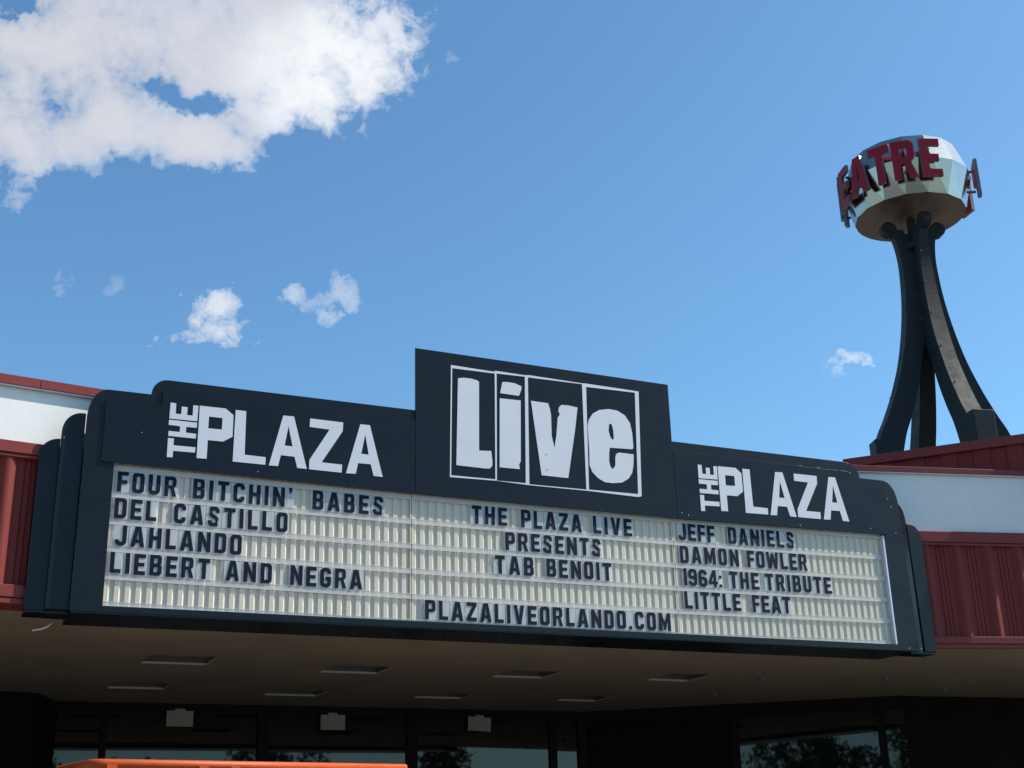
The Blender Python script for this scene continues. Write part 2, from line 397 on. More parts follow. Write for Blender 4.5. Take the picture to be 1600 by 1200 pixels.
f = MB(); f.box(-14, 24, 10.5, 10.7, 0, 5.3); f.box(-14, -13.8, 4.2, 10.4, 0, 5.3); f.box(23.8, 24, 3.9, 10.4, 0, 5.3)
f.build('sky_block_wall', M['darkwall'], bld, fn=mb_)  # unseen, added to stop sky light leaking in behind the entrance
# paper signs hanging at the top of the entrance glass
for (x0, x1, z1, z0), lb, tl in zip([(1.91,2.29,3.64,3.42),(4.19,4.57,3.62,3.40),(6.59,6.98,3.625,3.41)],
      ['left of the wide doorway post', 'in the middle door bay', 'crooked, in the third door bay'], [0, .0, .05]):
    e = empty('paper_sign', mloc((x0+x1)/2, EY-.075, z1-3.7497), YAW); e.rotation_euler = (0, tl, YAW)
    tag(e, 'blank pale paper sign hung above the glass, ' + lb, 'paper sign', 'paper signs hung over the entrance')
    k = MB(); k.box(-(x1-x0)/2, (x1-x0)/2, -.004, .0, -(z1-z0), 0); k.build('sheet', M['paper'], e)
    k = MB(); k.box(-.07, .07, -.006, .012, -.012, .03); k.build('clip', M['paper'], e)

# ------------------------------------------------------------------ marquee
mq = empty('marquee_sign', ORG, YAW)
tag(mq, 'black stepped theatre marquee with white lettering and cream letter board', 'marquee')
outer = ([(-.295,-.078)] + arc(-.12, 1.70, .172, .285, 180, 90) + [(.262,1.988)] + arc(.415, 2.0, .147, .152, 180, 90)
         + [(2.915,2.163),(2.915,2.835),(5.945,2.812),(5.945,2.146),(8.347,2.128)] + arc(8.36, 1.95, .197, .176, 90, 2)
         + [(8.558,1.944),(8.90,1.941)] + arc(8.90, 1.66, .195, .281, 90, 0) + [(9.125,-.09)])
hole = [(-.02,-.02),(8.82,-.022),(8.82,1.33),(-.02,1.33)]
f = MB(); f.prism([outer, hole], -.05, -.022)
f.build('cabinet', M['navy'], mq, fn=sagf, bevel=.004)
f = MB(); f.box(-.27, 9.07, .03, .45, -.07, 1.62); f.box(.6, 8.3, .03, .40, 1.621, 1.95)
f.box(-.27, -.021, -.0215, .029, -.07, 1.62); f.box(8.8205, 9.07, -.0215, .029, -.07, 1.62); f.box(-.02, 8.82, -.0215, .029, -.07, -.024)
for x in (3.4, 4.45, 5.5): f.box(x-.04, x+.04, -.0215, .05, 1.951, 2.75)
f.build('cabinet_back', M['navy'], mq, fn=sagf)
f = MB(); f.box(-.28, 9.09, -.046, .62, -.095, -.079); f.box(-.28, 9.09, .451, .62, -.079, .2); f.box(-.655, -.281, .055, .33, -.095, -.074); f.box(9.091, 9.465, .055, .28, -.105, -.088)
f.build('base_pan', M['navy'], mq, fn=sagf)
hl = [(-.137,1.287),(-.137,1.885),(.366,1.89),(.366,2.015)] + arc(.405, 2.015, .036, .041, 180, 90, 5) + [(2.8995,2.056),(2.8995,1.276)]
hc = [(2.9025,1.276),(2.9025,2.845),(5.957,2.822),(5.957,1.259)]
hr = [(5.960,1.259),(5.960,2.043)] + [(8.385,2.006)] + arc(8.39, 1.97, .035, .036, 90, 0, 5) + [(8.427,1.852),(8.863,1.847),(8.855,1.266)]
for h in (hl, hc, hr):
    f = MB(); f.prism([h], -.065, -.047); f.build('header_panel', M['header'], mq, fn=sagf, bevel=.004)
# rounded wings stepping back at both ends
fins = [([(-.492,-.066)] + arc(-.325, 1.56, .167, .183, 180, 90) + [(-.297,1.743),(-.297,-.066)], .0),
        ([(-.662,-.07)] + arc(-.495, 1.33, .167, .16, 180, 90) + [(-.494,1.49),(-.494,-.07)], .05),
        ([(9.13,-.085),(9.09,-.085),(9.09,1.70)] + arc(9.10, 1.49, .172, .215, 90, 0) + [(9.29,-.085)], .0),
        ([(9.30,-.08),(9.275,1.455)] + arc(9.31, 1.27, .17, .185, 90, 0) + [(9.478,-.08)], .05)]
for lp, y in fins:
    f = MB(); f.prism([lp], y, y+.06)
    fn = (lambda p: sagf((p[0], p[1] + max(0, p[0]-9.08)*.30, p[2]))) if lp[0][0] > 5 and y == 0 else sagf
    f.build('side_wing', M['navy'], mq, fn=fn, bevel=.005)
# white return of the opening at its right end
f = MB(); f.box(8.796, 8.8185, -.048, .02, -.018, 1.26); f.build('opening_trim', M['trimw'], mq, fn=sagf)
# corrugated letter boards and clear tracks
for b0, b1 in ((-.018, 2.877), (2.883, 5.914), (5.920, 8.794)):
    n = round((b1-b0)/.0928); p = (b1-b0)/n; prof = []
    for i in range(n):
        x = b0 + i*p; prof += [(x, .0), (x+.42*p, .0), (x+.57*p, .0125), (x+.90*p, .0125)]
    prof.append((b1, 0))
    f = MB()
    for (a, da), (c, dc) in zip(prof[:-1], prof[1:]):
        f.quad((a, da, -.02), (c, dc, -.02), (c, dc, 1.325), (a, da, 1.325))
    f.box(b1-.012, b1, -.006, -.0005, -.018, 1.32); f.box(b0, b0+.012, -.006, -.0005, -.018, 1.32)
    bo = f.build('letter_board', M['board'], mq, fn=sagf, recalc=False)
    for r in range(6):
        z = r*.25; f = MB(); h = .027
        lo = -.018 if r == 0 else z-h
        f.box(b0+.001, b1-.001, -.012, -.0085, lo+.004, z+h-.004)
        f.box(b0+.001, b1-.001, -.0155, -.0085, lo, lo+.004); f.box(b0+.001, b1-.001, -.0155, -.0085, z+h-.004, z+h)
        f.build('clear_track', M['rail'], bo, fn=sagf)
# white lettering on the header
PLAZA = {'E': [[(0.444, 1.925), (0.496, 1.925), (0.498, 1.822), (0.549, 1.823), (0.55, 1.899), (0.604, 1.9), (0.604, 1.821), (0.656, 1.822), (0.656, 1.926), (0.706, 1.927), (0.702, 1.772), (0.442, 1.767)]], 'H': [[(0.44, 1.755), (0.702, 1.757), (0.7, 1.706), (0.603, 1.704), (0.603, 1.647), (0.7, 1.646), (0.697, 1.599), (0.442, 1.596), (0.444, 1.645), (0.546, 1.646), (0.546, 1.704), (0.44, 1.704)]], 'T': [[(0.442, 1.575), (0.497, 1.576), (0.496, 1.51), (0.7, 1.513), (0.698, 1.461), (0.496, 1.456), (0.495, 1.392), (0.442, 1.39)]], 'P': [[(0.718, 1.93), (0.965, 1.933), (1.042, 1.875), (1.043, 1.658), (0.954, 1.599), (0.811, 1.598), (0.81, 1.413), (0.716, 1.41)], [(0.81, 1.833), (0.939, 1.833), (0.938, 1.717), (0.809, 1.714)]], 'L': [[(1.061, 1.931), (1.163, 1.931), (1.167, 1.493), (1.371, 1.49), (1.37, 1.415), (1.056, 1.413)]], 'A': [[(1.528, 1.932), (1.635, 1.935), (1.778, 1.415), (1.683, 1.416), (1.653, 1.526), (1.518, 1.527), (1.494, 1.415), (1.404, 1.412)], [(1.584, 1.83), (1.63, 1.628), (1.551, 1.628)]], 'Z': [[(1.798, 1.935), (2.136, 1.933), (2.133, 1.842), (1.925, 1.498), (2.133, 1.496), (2.13, 1.414), (1.801, 1.415), (1.801, 1.509), (1.998, 1.843), (1.795, 1.847)]], 'A2': [[(2.314, 1.936), (2.415, 1.937), (2.554, 1.412), (2.459, 1.414), (2.428, 1.531), (2.297, 1.529), (2.274, 1.417), (2.174, 1.413)], [(2.367, 1.836), (2.406, 1.628), (2.328, 1.628)]]}
LIVE = {'frame': [[(3.299, 2.707), (3.795, 2.697), (3.806, 2.71), (4.152, 2.705), (4.206, 2.712), (4.842, 2.7), (4.89, 2.703), (5.161, 2.699), (5.564, 2.691), (5.518, 1.476), (5.474, 1.463), (4.856, 1.479), (4.163, 1.479), (3.783, 1.492), (3.274, 1.482)], [(3.313, 2.673), (3.801, 2.678), (3.781, 1.506), (3.288, 1.502)], [(3.823, 2.681), (4.156, 2.688), (4.128, 1.497), (3.798, 1.494)], [(4.192, 2.685), (4.849, 2.69), (4.842, 1.491), (4.169, 1.489)], [(4.899, 2.664), (5.514, 2.671), (5.476, 1.496), (4.873, 1.494)]], 'L': [[(3.377, 2.567), (3.442, 2.583), (3.53, 2.584), (3.596, 2.574), (3.617, 2.558), (3.603, 1.798), (3.74, 1.808), (3.752, 1.696), (3.748, 1.647), (3.721, 1.617), (3.671, 1.612), (3.347, 1.616)]], 'dot': [[(3.888, 2.593), (3.945, 2.6), (4.035, 2.597), (4.113, 2.572), (4.108, 2.531), (4.079, 2.459), (3.859, 2.463)]], 'i': [[(3.853, 2.405), (4.098, 2.409), (4.077, 1.728), (4.056, 1.691), (4.065, 1.643), (3.833, 1.642)]], 'v': [[(4.22, 2.421), (4.424, 2.417), (4.444, 2.353), (4.454, 2.282), (4.452, 2.051), (4.48, 1.918), (4.508, 2.057), (4.533, 2.262), (4.561, 2.309), (4.544, 2.343), (4.554, 2.388), (4.586, 2.417), (4.671, 2.421), (4.78, 2.41), (4.736, 2.139), (4.63, 1.599), (4.316, 1.601)]], 'e': [[(4.895, 2.215), (4.915, 2.29), (4.966, 2.363), (5.048, 2.412), (5.162, 2.437), (5.274, 2.432), (5.368, 2.386), (5.427, 2.303), (5.448, 2.186), (5.452, 2.024), (5.439, 2.001), (5.154, 1.991), (5.143, 1.92), (5.138, 1.833), (5.15, 1.776), (5.173, 1.75), (5.192, 1.766), (5.213, 1.797), (5.217, 1.884), (5.229, 1.926), (5.267, 1.947), (5.451, 1.944), (5.438, 1.818), (5.417, 1.729), (5.368, 1.66), (5.285, 1.609), (5.174, 1.592), (5.072, 1.594), (4.989, 1.632), (4.922, 1.697), (4.895, 1.766), (4.9, 1.925), (4.897, 2.098)], [(5.163, 2.266), (5.194, 2.266), (5.211, 2.191), (5.213, 2.103), (5.193, 2.083), (5.166, 2.12), (5.151, 2.184)]]}
def vin(loops, name='white_letter', tr=lambda p: p, y=-.069):
    f = MB(); f.prism([[tr(p) for p in l] for l in loops], y, -.0645); return f.build(name, M['vinyl'], mq, fn=sagf)
for tr in (lambda p: p, lambda p: (6.27 + (p[0]-.442)*.967, p[1]-.021)):
    for k in 'THE': vin(PLAZA[k], tr=tr)
    for k in ('P', 'L', 'A', 'Z', 'A2'): vin(PLAZA[k], tr=tr)
vin(LIVE['frame'], 'white_border')
for k in ('L', 'dot', 'i', 'v', 'e'):
    vin(LIVE[k], 'white_letter' if k != 'dot' else 'letter_dot')
f = MB()
for x, z in [(4.386,1.844),(4.389,1.672),(.2,1.60),(6.02,1.33),(8.62,1.33),(8.98,1.62),(9.0,1.3),(8.41,1.99),(8.94,1.72),(-.47,1.49),(1.3,1.34),(7.6,1.30),(6.1,1.31),(9.2,-.05),(8.98,-.06)]:
    yy = -.0695 if 2.9 < x < 6 else -.0655 if x < 8.8 and x > 0 else -.0505 if x < 9.1 and x > -.3 else -.001
    f.tube([(x, yy, z), (x, yy-.006, z)], [.008, .004], 8)
f.build('screw', M['bolt'], mq, fn=sagf)

# ------------------------------------------------------------------ changeable letters
def rr(x0, x1, y0, y1, r, corners='ttttt', n=5):
    """rounded rectangle ccw from bottom-left; corners = which of BL BR TR TL are rounded"""
    pts = []
    for (cx, cy, a), k in zip(((x0+r,y0+r,180),(x1-r,y0+r,270),(x1-r,y1-r,0),(x0+r,y1-r,90)), corners):
        if k == 't': pts += arc(cx, cy, r, r, a, a+90, n)
        else: pts.append(((x0 if a in (180,90) else x1), (y0 if a in (180,270) else y1)))
    return pts
def stroke(path, t, rad=.0, n=5):
    """open centre line with rounded corners turned into one closed outline"""
    P = [Vector(p) for p in path]; c = [P[0]]
    for i in range(1, len(P)-1):
        a, b, d = P[i-1], P[i], P[i+1]; r = rad[i] if isinstance(rad, dict) and i in rad else (rad if not isinstance(rad, dict) else 0)
        if r <= 0: c.append(b); continue
        u, v = (a-b).normalized(), (d-b).normalized()
        for j in range(n+1):
            s = j/n; q = b + u*r*(1-s)**2 + v*r*s**2; c.append(q)
    c.append(P[-1]); Lf, Rt = [], []
    for i, p in enumerate(c):
        if i == 0: d = (c[1]-c[0]).normalized(); nn = Vector((-d.y, d.x)); k = 1
        elif i == len(c)-1: d = (c[-1]-c[-2]).normalized(); nn = Vector((-d.y, d.x)); k = 1
        else:
            d1 = (c[i]-c[i-1]).normalized(); d2 = (c[i+1]-c[i]).normalized()
            n1 = Vector((-d1.y, d1.x)); n2 = Vector((-d2.y, d2.x)); nn = (n1+n2).normalized(); k = 1/max(.4, nn.dot(n1))
        Lf.append(tuple(p + nn*k*t/2)); Rt.append(tuple(p - nn*k*t/2))
    return Lf + Rt[::-1]
T = .195; H = T/2
def glyph(ch):
    w = .57
    if ch == 'I': return T+.005, [[(0,0),(T,0),(T,1),(0,1)]]
    if ch == '1': return T+.05, [[(.05,0),(T+.05,0),(T+.05,1),(.09,1),(0,.92),(0,.8),(.05,.8)]]
    if ch == 'L': return w-.06, [[(0,0),(w-.06,0),(w-.06,T-.01),(T,T-.01),(T,1),(0,1)]]
    if ch == 'T': return w, [[(w/2-H,0),(w/2+H,0),(w/2+H,1-T),(w,1-T),(w,1),(0,1),(0,1-T),(w/2-H,1-T)]]
    if ch == 'F': return w-.06, [[(0,0),(T,0),(T,.4),(w-.1,.4),(w-.1,.58),(T,.58),(T,1-T+.01),(w-.06,1-T+.01),(w-.06,1),(0,1)]]
    if ch == 'E': return w-.04, [[(0,0),(w-.04,0),(w-.04,T-.01),(T,T-.01),(T,.41),(w-.09,.41),(w-.09,.59),(T,.59),(T,1-T+.01),(w-.04,1-T+.01),(w-.04,1),(0,1)]]
    if ch == 'H': return w+.02, [[(0,0),(T,0),(T,.41),(w+.02-T,.41),(w+.02-T,0),(w+.02,0),(w+.02,1),(w+.02-T,1),(w+.02-T,.6),(T,.6),(T,1),(0,1)]]
    if ch == 'N': v = w+.05; return v, [[(0,0),(T,0),(T,.56),(v-T,0),(v,0),(v,1),(v-T,1),(v-T,.44),(T,1),(0,1)]]
    if ch == 'M': v = .76; return v, [[(0,0),(T,0),(T,.62),(v/2-.06,.06),(v/2+.06,.06),(v-T,.62),(v-T,0),(v,0),(v,1),(v-.2,1),(v/2,.45),(.2,1),(0,1)]]
    if ch == 'Z': return w, [[(0,0),(w,0),(w,T),(.23,T),(w,.84),(w,1),(.01,1),(.01,1-T),(w-.23,1-T),(0,.16)]]
    if ch == 'V': v = w+.05; return v, [[(v/2-.11,0),(v/2+.11,0),(v,1),(v-T-.01,1),(v/2,.32),(T+.01,1),(0,1)]]
    if ch == 'W': v = .86; return v, [[(.12,0),(.32,0),(v/2,.5),(v-.32,0),(v-.12,0),(v,1),(v-T,1),(v-.23,.42),(v/2+.07,.95),(v/2-.07,.95),(.23,.42),(T,1),(0,1)]]
    if ch == 'A': v = w+.08; return v, [[(0,0),(T,0),(.245,.19),(v-.245,.19),(v-T,0),(v,0),(v/2+.13,1),(v/2-.13,1)], [(.27,.36),(v-.27,.36),(v/2,.80)]]
    if ch == 'O': return w, [rr(0,w,0,1,.17), rr(T,w-T,T-.02,1-T+.02,.07)[::-1]]
    if ch == 'D': return w, [rr(0,w,0,1,.19,'nttn'), rr(T,w-T,T-.02,1-T+.02,.07,'nttn')[::-1]]
    if ch == 'U': return w, [stroke([(H,1),(H,H),(w-H,H),(w-H,1)], T, .16)]
    if ch == 'J': return w-.04, [stroke([(w-.04-H,1),(w-.04-H,H),(H,H),(H,.30)], T, .16)]
    if ch == 'C': return w, [stroke([(w-H,.68),(w-H,1-H),(H,1-H),(H,H),(w-H,H),(w-H,.32)], T, .15)]
    if ch == 'G': return w+.01, [stroke([(w-H,.70),(w-H,1-H),(H,1-H),(H,H),(w-H,H),(w-H,.455),(w*.5,.455)], T, {1:.15,2:.15,3:.15,4:.15})]
    if ch == 'S': return w, [stroke([(w-H,.70),(w-H,1-H),(H,1-H),(H,.61),(w-H,.39),(w-H,H),(H,H),(H,.30)], T, .15)]
    if ch == 'P': return w, [[(0,0),(T,0),(T,.37)] + arc(w-.17,.54,.17,.17,270,360,5) + arc(w-.17,.83,.17,.17,0,90,5) + [(0,1)], rr(T,w-T+.01,.54,1-T+.02,.05,'nttn')[::-1]]
    if ch == 'R': return w+.03, [[(0,0),(T,0),(T,.39),(.30,.39),(w-T+.02,0),(w+.03,0),(w-.11,.42)] + arc(w-.16,.60,.16,.16,330,360,3) + arc(w-.17,.83,.17,.17,0,90,5) + [(0,1)], rr(T,w-T+.01,.55,1-T+.02,.05,'nttn')[::-1]]
    if ch == 'B': return w, [[(0,0)] + arc(w-.16,.16,.16,.16,270,360,5) + arc(w-.11,.42,.11,.09,0,60,3) + arc(w-.12,.60,.10,.09,300,360,3) + arc(w-.18,.84,.16,.16,0,90,5) + [(0,1)],
                              rr(T,w-T+.005,T-.03,.41,.05,'nttn')[::-1], rr(T,w-T-.01,.59,1-T+.03,.05,'nttn')[::-1]]
    six = [rr(0,w,0,.62,.17,'tttn')[:-1]]
    if ch in '69':
        lp = [stroke([(w-H,.72),(w-H,1-H),(H,1-H),(H,H),(w-H,H),(w-H,.5),(T+.002,.5)], .19, {1:.15,2:.15,3:.15,4:.15,5:.12})]
        if ch == '9': lp = [[(w-x, 1-z) for x, z in l] for l in lp]
        return w, lp
    if ch == '4': return w+.03, [[(.33,0),(.33+T-.02,0),(.33+T-.02,.19),(w+.03,.19),(w+.03,.36),(.33+T-.02,.36),(.33+T-.02,1),(.30,1),(0,.34),(0,.19),(.33,.19)], [(.17,.36),(.33,.36),(.33,.72)]]
    if ch == '.': return .18, [[(0,0),(.17,0),(.17,.18),(0,.18)]]
    if ch == ':': return .18, None
    if ch == "'": return .17, [[(.02,.70),(.09,.70),(.17,.86),(.17,1),(0,1),(0,.84),(.05,.84)]]
    raise KeyError(ch)
ROWS = [
[('FOUR', 0.026, 0.561, 4), ("BITCHIN'", 0.713, 1.658, 4), ('BABES', 1.861, 2.58, 4), ('DEL', 0.019, 0.395, 3), ('CASTILLO', 0.552, 1.619, 3), ('JAHLANDO', 0.045, 1.19, 2), ('LIEBERT', 0.02, 0.907, 1), ('AND', 1.056, 1.487, 1), ('NEGRA', 1.665, 2.372, 1)],
[('THE', 3.532, 3.926, 4), ('PLAZA', 4.086, 4.792, 4), ('LIVE', 4.931, 5.402, 4), ('PRESENTS', 3.901, 5.009, 3), ('TAB', 3.781, 4.211, 2), ('BENOIT', 4.361, 5.124, 2), ('PLAZALIVEORLANDO.COM', 3.02, 5.806, 0)],
[('JEFF', 5.984, 6.454, 4), ('DANIELS', 6.632, 7.527, 4), ('DAMON', 5.987, 6.747, 3), ('FOWLER', 6.861, 7.677, 3), ('1964:', 6.006, 6.501, 2), ('THE', 6.602, 6.991, 2), ('TRIBUTE', 7.08, 7.986, 2), ('LITTLE', 6.004, 6.724, 1), ('FEAT', 6.878, 7.389, 1)]]
LH = .188
ords = ['first','second','third','fourth','fifth','sixth','seventh','eighth','ninth','tenth','eleventh','twelfth','thirteenth','fourteenth','fifteenth','sixteenth','seventeenth','eighteenth','nineteenth','twentieth']
cols_ = ['left','middle','right']
names = {'.': 'full stop', ':': 'colon', "'": 'apostrophe'}
def sagz(x): t = x/BW; return -SAG*4*t*(1-t)
for ci, words in enumerate(ROWS):
    for wi, (word, x0, x1, row) in enumerate(words):
        gl = [glyph(c) for c in word]
        kx = LH*1.0
        gap = (x1-x0 - sum(g_[0] for g_ in gl)*kx) / (len(word)-1)
        if gap < .018:
            kx = (x1-x0 - .018*(len(word)-1)) / sum(g_[0] for g_ in gl); gap = .018
        if gap > .05:
            kx = (x1-x0 - .045*(len(word)-1)) / sum(g_[0] for g_ in gl); gap = .045
        x = x0
        zb = row*.25 + .034
        for li, (ch, (gw, loops)) in enumerate(zip(word, gl)):
            ww = gw*kx; base = Vector((x+ww/2, 0, zb))
            dz = (random.random()-.5)*.006; tl = (random.random()-.5)*.012
            f = MB()
            lps = [loops] if loops else [[[(0,.0),(.17,.0),(.17,.18),(0,.18)]], [[(0,.52),(.17,.52),(.17,.70),(0,.70)]]]
            for l in lps: f.prism([[(p[0]*kx-ww/2, p[1]*LH) for p in q] for q in l], -.0205, -.0165)
            o = f.build('letter', M['ink'], None, loc=mloc(base.x, 0, base.z + sagz(base.x) + dz), rz=YAW)
            o.rotation_euler = (0, tl, YAW)
            wd = word.rstrip(":")
            nm = ('letter ' + ch) if ch.isalpha() else ('digit ' + ch if ch.isdigit() else names[ch])
            lab = f"black {nm}, {ords[li]} character of {word} in the {cols_[ci]} column of the board"
            tag(o, lab, 'sign letter', 'black changeable letters on the cream board')
            s_ = MB(); s_.box(-ww/2-gap*.42, ww/2+gap*.42, -.0155, -.0130, -.004-dz, .186-dz)
            s_.build('clear_sheet', M['sheet'], o)
            x += ww + gap

# loose wires under both ends
for pts, mt, nm, lb in [([(-.395,.3,3.62),(-.43,.3,3.585),(-.48,.3,3.562),(-.555,.3,3.545)], 'wire', 'loose_wire', 'short white wire end hanging under the left end of the marquee'),
                        ([(9.478,.3,3.72),(9.49,.3,3.65),(9.52,.3,3.595),(9.57,.3,3.56),(9.63,.3,3.552),(9.72,.3,3.57),(9.80,.3,3.615),(9.86,.3,3.645)], 'wired', 'loose_wire', 'curled dark wire drooping under the right end of the marquee')]:
    f = MB(); b = mloc(pts[0][0], pts[0][1], pts[0][2]-3.7497)
    f.tube([mloc(p[0], p[1], p[2]-3.7497)-b for p in pts], .007, 8)
    tag(f.build(nm, M[mt], loc=b, smooth=True), lb, 'wire')

# ------------------------------------------------------------------ tower sign on the roof
K = 20/28
def tw(x, y, z): return Vector((x*K, y*K, 1.6 + (z-1.6)*K))
AX = Vector((9.77, 28.0))
twr = empty('tower_sign', tw(AX.x, AX.y, 8.0)); tb = twr.location.copy()
tag(twr, 'faceted steel drum with red letters on four curved dark legs', 'tower sign')
def tl_(r, ang, z, off=0.0):
    """tower frame: r outward in direction ang, off sideways; ang 0 = +x, -90 = towards the street"""
    a = R(ang); x = AX.x + r*math.cos(a) - off*math.sin(a); y = AX.y + r*math.sin(a) + off*math.cos(a)
    return tw(x, y, z) - tb
# leg profile: z, inner radius, outer radius, half thickness
LEG = [(9.4,1.15,1.72,.23),(10.2,.92,1.50,.21),(10.7,.71,1.26,.205),(11.3,.49,1.0,.195),(12,.30,.76,.185),(12.7,.13,.59,.185),(13.4,.08,.48,.165),(14.0,.07,.43,.15),(14.6,.09,.42,.13),(15.1,.17,.48,.115),(15.42,.27,.59,.105)]
def catmull(P, n=4):
    out = []
    for i in range(len(P)-1):
        a, b, c, d = P[max(i-1,0)], P[i], P[i+1], P[min(i+2,len(P)-1)]
        for j in range(n):
            t = j/n
            out.append(tuple(.5*((2*b[k]) + (-a[k]+c[k])*t + (2*a[k]-5*b[k]+4*c[k]-d[k])*t*t + (-a[k]+3*b[k]-3*c[k]+d[k])*t**3) for k in range(4)))
    out.append(tuple(P[-1])); return out
prof = catmull(LEG)
for ang in (-79, 5, 95, 184):
    f = MB()
    for (z0,i0,o0,t0), (z1,i1,o1,t1) in zip(prof[:-1], prof[1:]):
        A = [tl_(i0,ang,z0,-t0), tl_(o0,ang,z0,-t0), tl_(o0,ang,z0,t0), tl_(i0,ang,z0,t0)]
        B = [tl_(i1,ang,z1,-t1), tl_(o1,ang,z1,-t1), tl_(o1,ang,z1,t1), tl_(i1,ang,z1,t1)]
        for q in range(4):
            q2 = (q+1) % 4; f.quad(A[q], A[q2], B[q2], B[q])
    lg = f.build('leg', M['legs'], twr, recalc=False)
    # scroll at the top of the leg
    f = MB(); n = 20; c_r, c_z, rad = .60, 15.45, .185
    ring = [(c_r + rad*math.cos(2*math.pi*i/n), c_z + rad*math.sin(2*math.pi*i/n)) for i in range(n)]
    a_ = [tl_(r_, ang, z_, -.105) for r_, z_ in ring]; b_ = [tl_(r_, ang, z_, .105) for r_, z_ in ring]
    f.face(a_); f.face(b_[::-1])
    for i in range(n): f.quad(a_[i], a_[(i+1)%n], b_[(i+1)%n], b_[i])
    f.build('scroll', M['legs'], lg)
    f = MB()
    for z0, r0_, r1_, hw in (((8.0,1.40,1.80 if ang < 0 else 1.66,.25 if ang < 0 else .22),) if ang in (-79, 184) else ()):
        q = [tl_(r0_,ang,0,-hw), tl_(r1_,ang,0,-hw), tl_(r1_,ang,0,hw), tl_(r0_,ang,0,hw)]
        zt = (1.6+((10.28 if ang < 0 else 10.12)-1.6)*K) - tb.z; zb_ = (1.6+(7.4-1.6)*K) - tb.z
        lo = [Vector((p.x,p.y,zb_)) for p in q]; hi = [Vector((p.x,p.y,zt)) for p in q]
        f.face(hi); f.face(lo[::-1])
        for i in range(4): f.quad(lo[i], lo[(i+1)%4], hi[(i+1)%4], hi[i])
    if f.v: f.build('pedestal', M['legs'], lg, bevel=.012)
    f = MB()
    for z in (11.2, 12.2, 13.1, 13.9, 14.7):
        j = min(range(len(prof)), key=lambda k: abs(prof[k][0]-z)); o_ = prof[j][2]
        f.tube([tl_(o_-.02,ang,z,-.1), tl_(o_+.02,ang,z,-.1)], [.011,.007], 8)
    f.build('bolt', M['bolt'], lg)
# centre stem and bracket
f = MB(); f.tube([tl_(0,0,12.4), tl_(0,0,15.75)], .085*K*1.3, 12); f.build('stem', M['legs'], twr)
f = MB()
for z in (13.0, 14.9): f.tube([tl_(0,0,z), tl_(0,0,z+.12)], .30*K, 16)
f.build('collar', M['legs'], twr)
# faceted mirror drum
NF = 16; ph = 360/NF*.5
rings = [(1.30,15.80),(1.52,16.62),(1.27,17.34)]
f = MB()
def ringpts(k, half): return [tl_(rings[k][0], ph*half + 360*i/NF + 2.6, rings[k][1]) for i in range(NF)]
r0_, r1_, r2_ = ringpts(0,0), ringpts(1,.35), ringpts(2,.35)
for i in range(NF):
    j = (i+1) % NF
    f.face([r0_[i], r0_[j], r1_[i]]); f.face([r0_[j], r1_[j], r1_[i]])
    f.face([r1_[i], r1_[j], r2_[j], r2_[i]])
f.face(r2_)
drum = f.build('drum', M['steel'], twr, recalc=True)
f = MB(); n = 48
for k0, k1, z0, z1 in ((0, .5, 15.79, 15.80), (.5, 1.285, 15.80, 15.79)):
    for i in range(n):
        a0, a1 = 360*i/n, 360*(i+1)/n
        f.quad(tl_(k0,a0,z0), tl_(k0,a1,z0), tl_(k1,a1,z1), tl_(k1,a0,z1))
f.build('drum_underside', M['under'], twr, recalc=False)
# red letters standing off the drum; angle 0 faces the camera, positive to the right
view_ang = math.degrees(math.atan2(-AX.y, -AX.x))
def tower_letter(ch, adeg, hgt=.98, z0=16.06, rad=1.605):
    w, lps = glyph(ch); k = hgt; ang = view_ang + adeg
    kx = hgt*.91; ww = w*kx
    f = MB(); f.prism([[(p[0]*kx-ww/2, p[1]*k) for p in l] for l in lps], 0, .08, side_mi=1)
    # local: x = sideways to the right seen from outside, y = towards the axis
    def fn(p):
        a = R(ang); nx, ny = math.cos(a), math.sin(a); rx, ry = -math.sin(a), math.cos(a)
        r = rad - p[1]; lean = 0.0
        return tw(AX.x + nx*r + rx*p[0], AX.y + ny*r + ry*p[0], z0 + p[2]) - tb
    o = f.build('red_letter', [M['sred'], M['sredside']], twr, fn=fn)
    for zz in (.22, .78):
        f = MB(); a = R(ang); f.tube([tw(AX.x+math.cos(a)*1.2, AX.y+math.sin(a)*1.2, z0+zz*hgt)-tb, tw(AX.x+math.cos(a)*(rad-.09), AX.y+math.sin(a)*(rad-.09), z0+zz*hgt)-tb], .025, 8)
        f.build('bracket', M['sredside'], o)
for ch, a in zip('THEATRE', (-106, -84.5, -62.5, -40.5, -18.5, 2, 24)): tower_letter(ch, a)
for ch, a in zip('PL', (97, 124)): tower_letter(ch, a, rad=1.68)

# ------------------------------------------------------------------ orange lift platform in front of the doors
LY = R(36.3); LO = Vector((-2.90, 9.0, 0)); lift = empty('scissor_lift', LO, LY)
tag(lift, 'orange scissor lift parked below the marquee, only its top rail showing', 'lift')
LL, LW, ZT = 2.46, .76, 2.238
f = MB(); f.box(.15, LL-.15, .15, LW-.15, .18, .55); f.build('chassis', M['orange'], lift, bevel=.02)
f = MB(); f.box(0, LL, 0, LW, 1.12, 1.2); f.box(0, LL, -.004, .02, 1.2, 1.34); f.box(0, LL, LW-.02, LW+.004, 1.2, 1.34); f.build('platform', M['orange'], lift, bevel=.005)
for x in (.4, LL-.4):
    for y in (.1, LW-.1):
        f = MB(); f.tube([(x, y-.08, .2), (x, y+.08, .2)], .2, 20); f.build('wheel', M['rubber'], lift)
f = MB()
for y in (.2, LW-.2):
    for z0, z1 in ((.58,.86),(.84,1.1)):
        f.tube([(.25,y,z0),(LL-.25,y,z1)], .04, 6); f.tube([(.25,y+.09,z1),(LL-.25,y+.09,z0)], .04, 6)
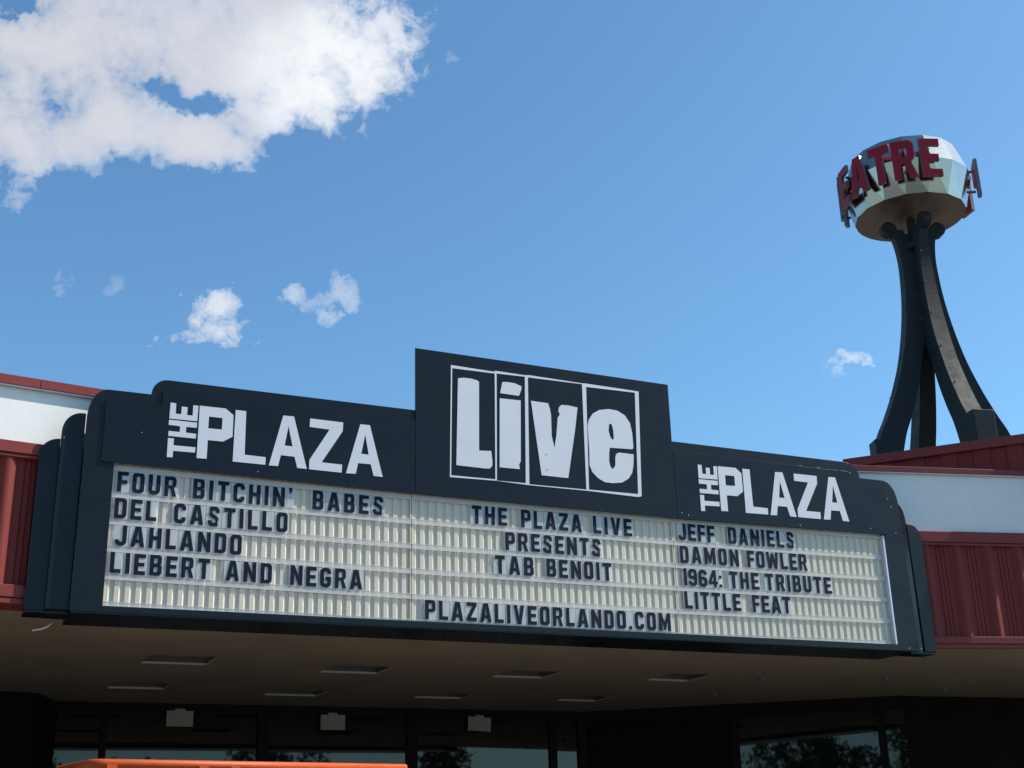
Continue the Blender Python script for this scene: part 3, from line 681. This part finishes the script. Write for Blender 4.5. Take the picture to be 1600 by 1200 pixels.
f.build('scissor_arms', M['dark'], lift)
for z, r in ((ZT, .032), (1.78, .02)):
    f = MB(); c = .07
    path = [(LL,0,z),(c*1.2,0,z),(.025,.02,z),(0,c*1.2,z),(0,LW,z),(LL,LW,z)]
    f.tube(path, r, 12); f.build('top_rail' if z == ZT else 'mid_rail', M['orange'], lift, smooth=True)
for x, y in ((.12,0),(.78,0),(1.02,0),(1.75,0),(2.40,0),(0,.4),(.12,LW),(1.2,LW),(2.4,LW)):
    f = MB(); f.tube([(x,y,1.2),(x,y,ZT-.02)], .02, 10); f.box(x-.035, x+.035, y-.037, y+.037, ZT-.055, ZT-.005)
    f.build('post', M['orange'], lift)

# ------------------------------------------------------------------ trees across the car park (seen mirrored in the glass)
def tree(x, y, h, rad, lab):
    e = empty('broadleaf_tree', (x, y, 0)); tag(e, lab, 'tree', 'trees across the car park')
    f = MB(); f.tube([(0,0,0),(.05,.05,h*.25),(.0,.1,h*.5),(.1,0,h*.8)], [.22,.18,.13,.04], 8)
    for k in range(6):
        a = k*1.05; f.tube([(0,0,h*(.3+.06*k)), (math.cos(a)*rad*.6, math.sin(a)*rad*.6, h*(.5+.06*k))], [.08,.02], 6)
    f.build('trunk', M['bark'], e)
    f = MB(); cl = [(random.uniform(-.6,.6)*rad, random.uniform(-.6,.6)*rad, h*random.uniform(.45,.88), rad*random.uniform(.3,.55)) for _ in range(14)]
    for cx, cy, cz, r in cl:
        for _ in range(150):
            d = Vector((random.gauss(0,1), random.gauss(0,1), random.gauss(0,.8))).normalized()*r*random.uniform(.5,1.05)
            p = Vector((cx,cy,cz)) + d; s = random.uniform(.10,.22)
            u = Vector((random.gauss(0,1),random.gauss(0,1),random.gauss(0,1))).normalized(); v = u.orthogonal().normalized()
            f.quad(p-u*s, p+v*s*.6, p+u*s, p-v*s*.6)
    f.build('crown', M['leaf'], e, recalc=False)
spots = [(34,-26,8.0,3.2),(27,-31,7.2,2.8),(22,-34,8.6,3.3),(14,-36,7.4,2.6),(8,-38,8.4,3.1),(-2,-30,8.4,3.0),(-5,-27,7.2,2.4),(-9,-29,9.0,3.0),(40,-20,8.4,3.0)]
labs = ['far right of the car park','beside a gap in the tree row','tall and spreading mid row','small and narrow mid row','wide at the end of the row','tall facing the shop glass','small beside a taller tree','tallest at the left end','rightmost at the street corner']
for (x,y,h,r), l in zip(spots, labs): tree(x, y, h, r, 'green broadleaf tree mirrored in the glass, ' + l)
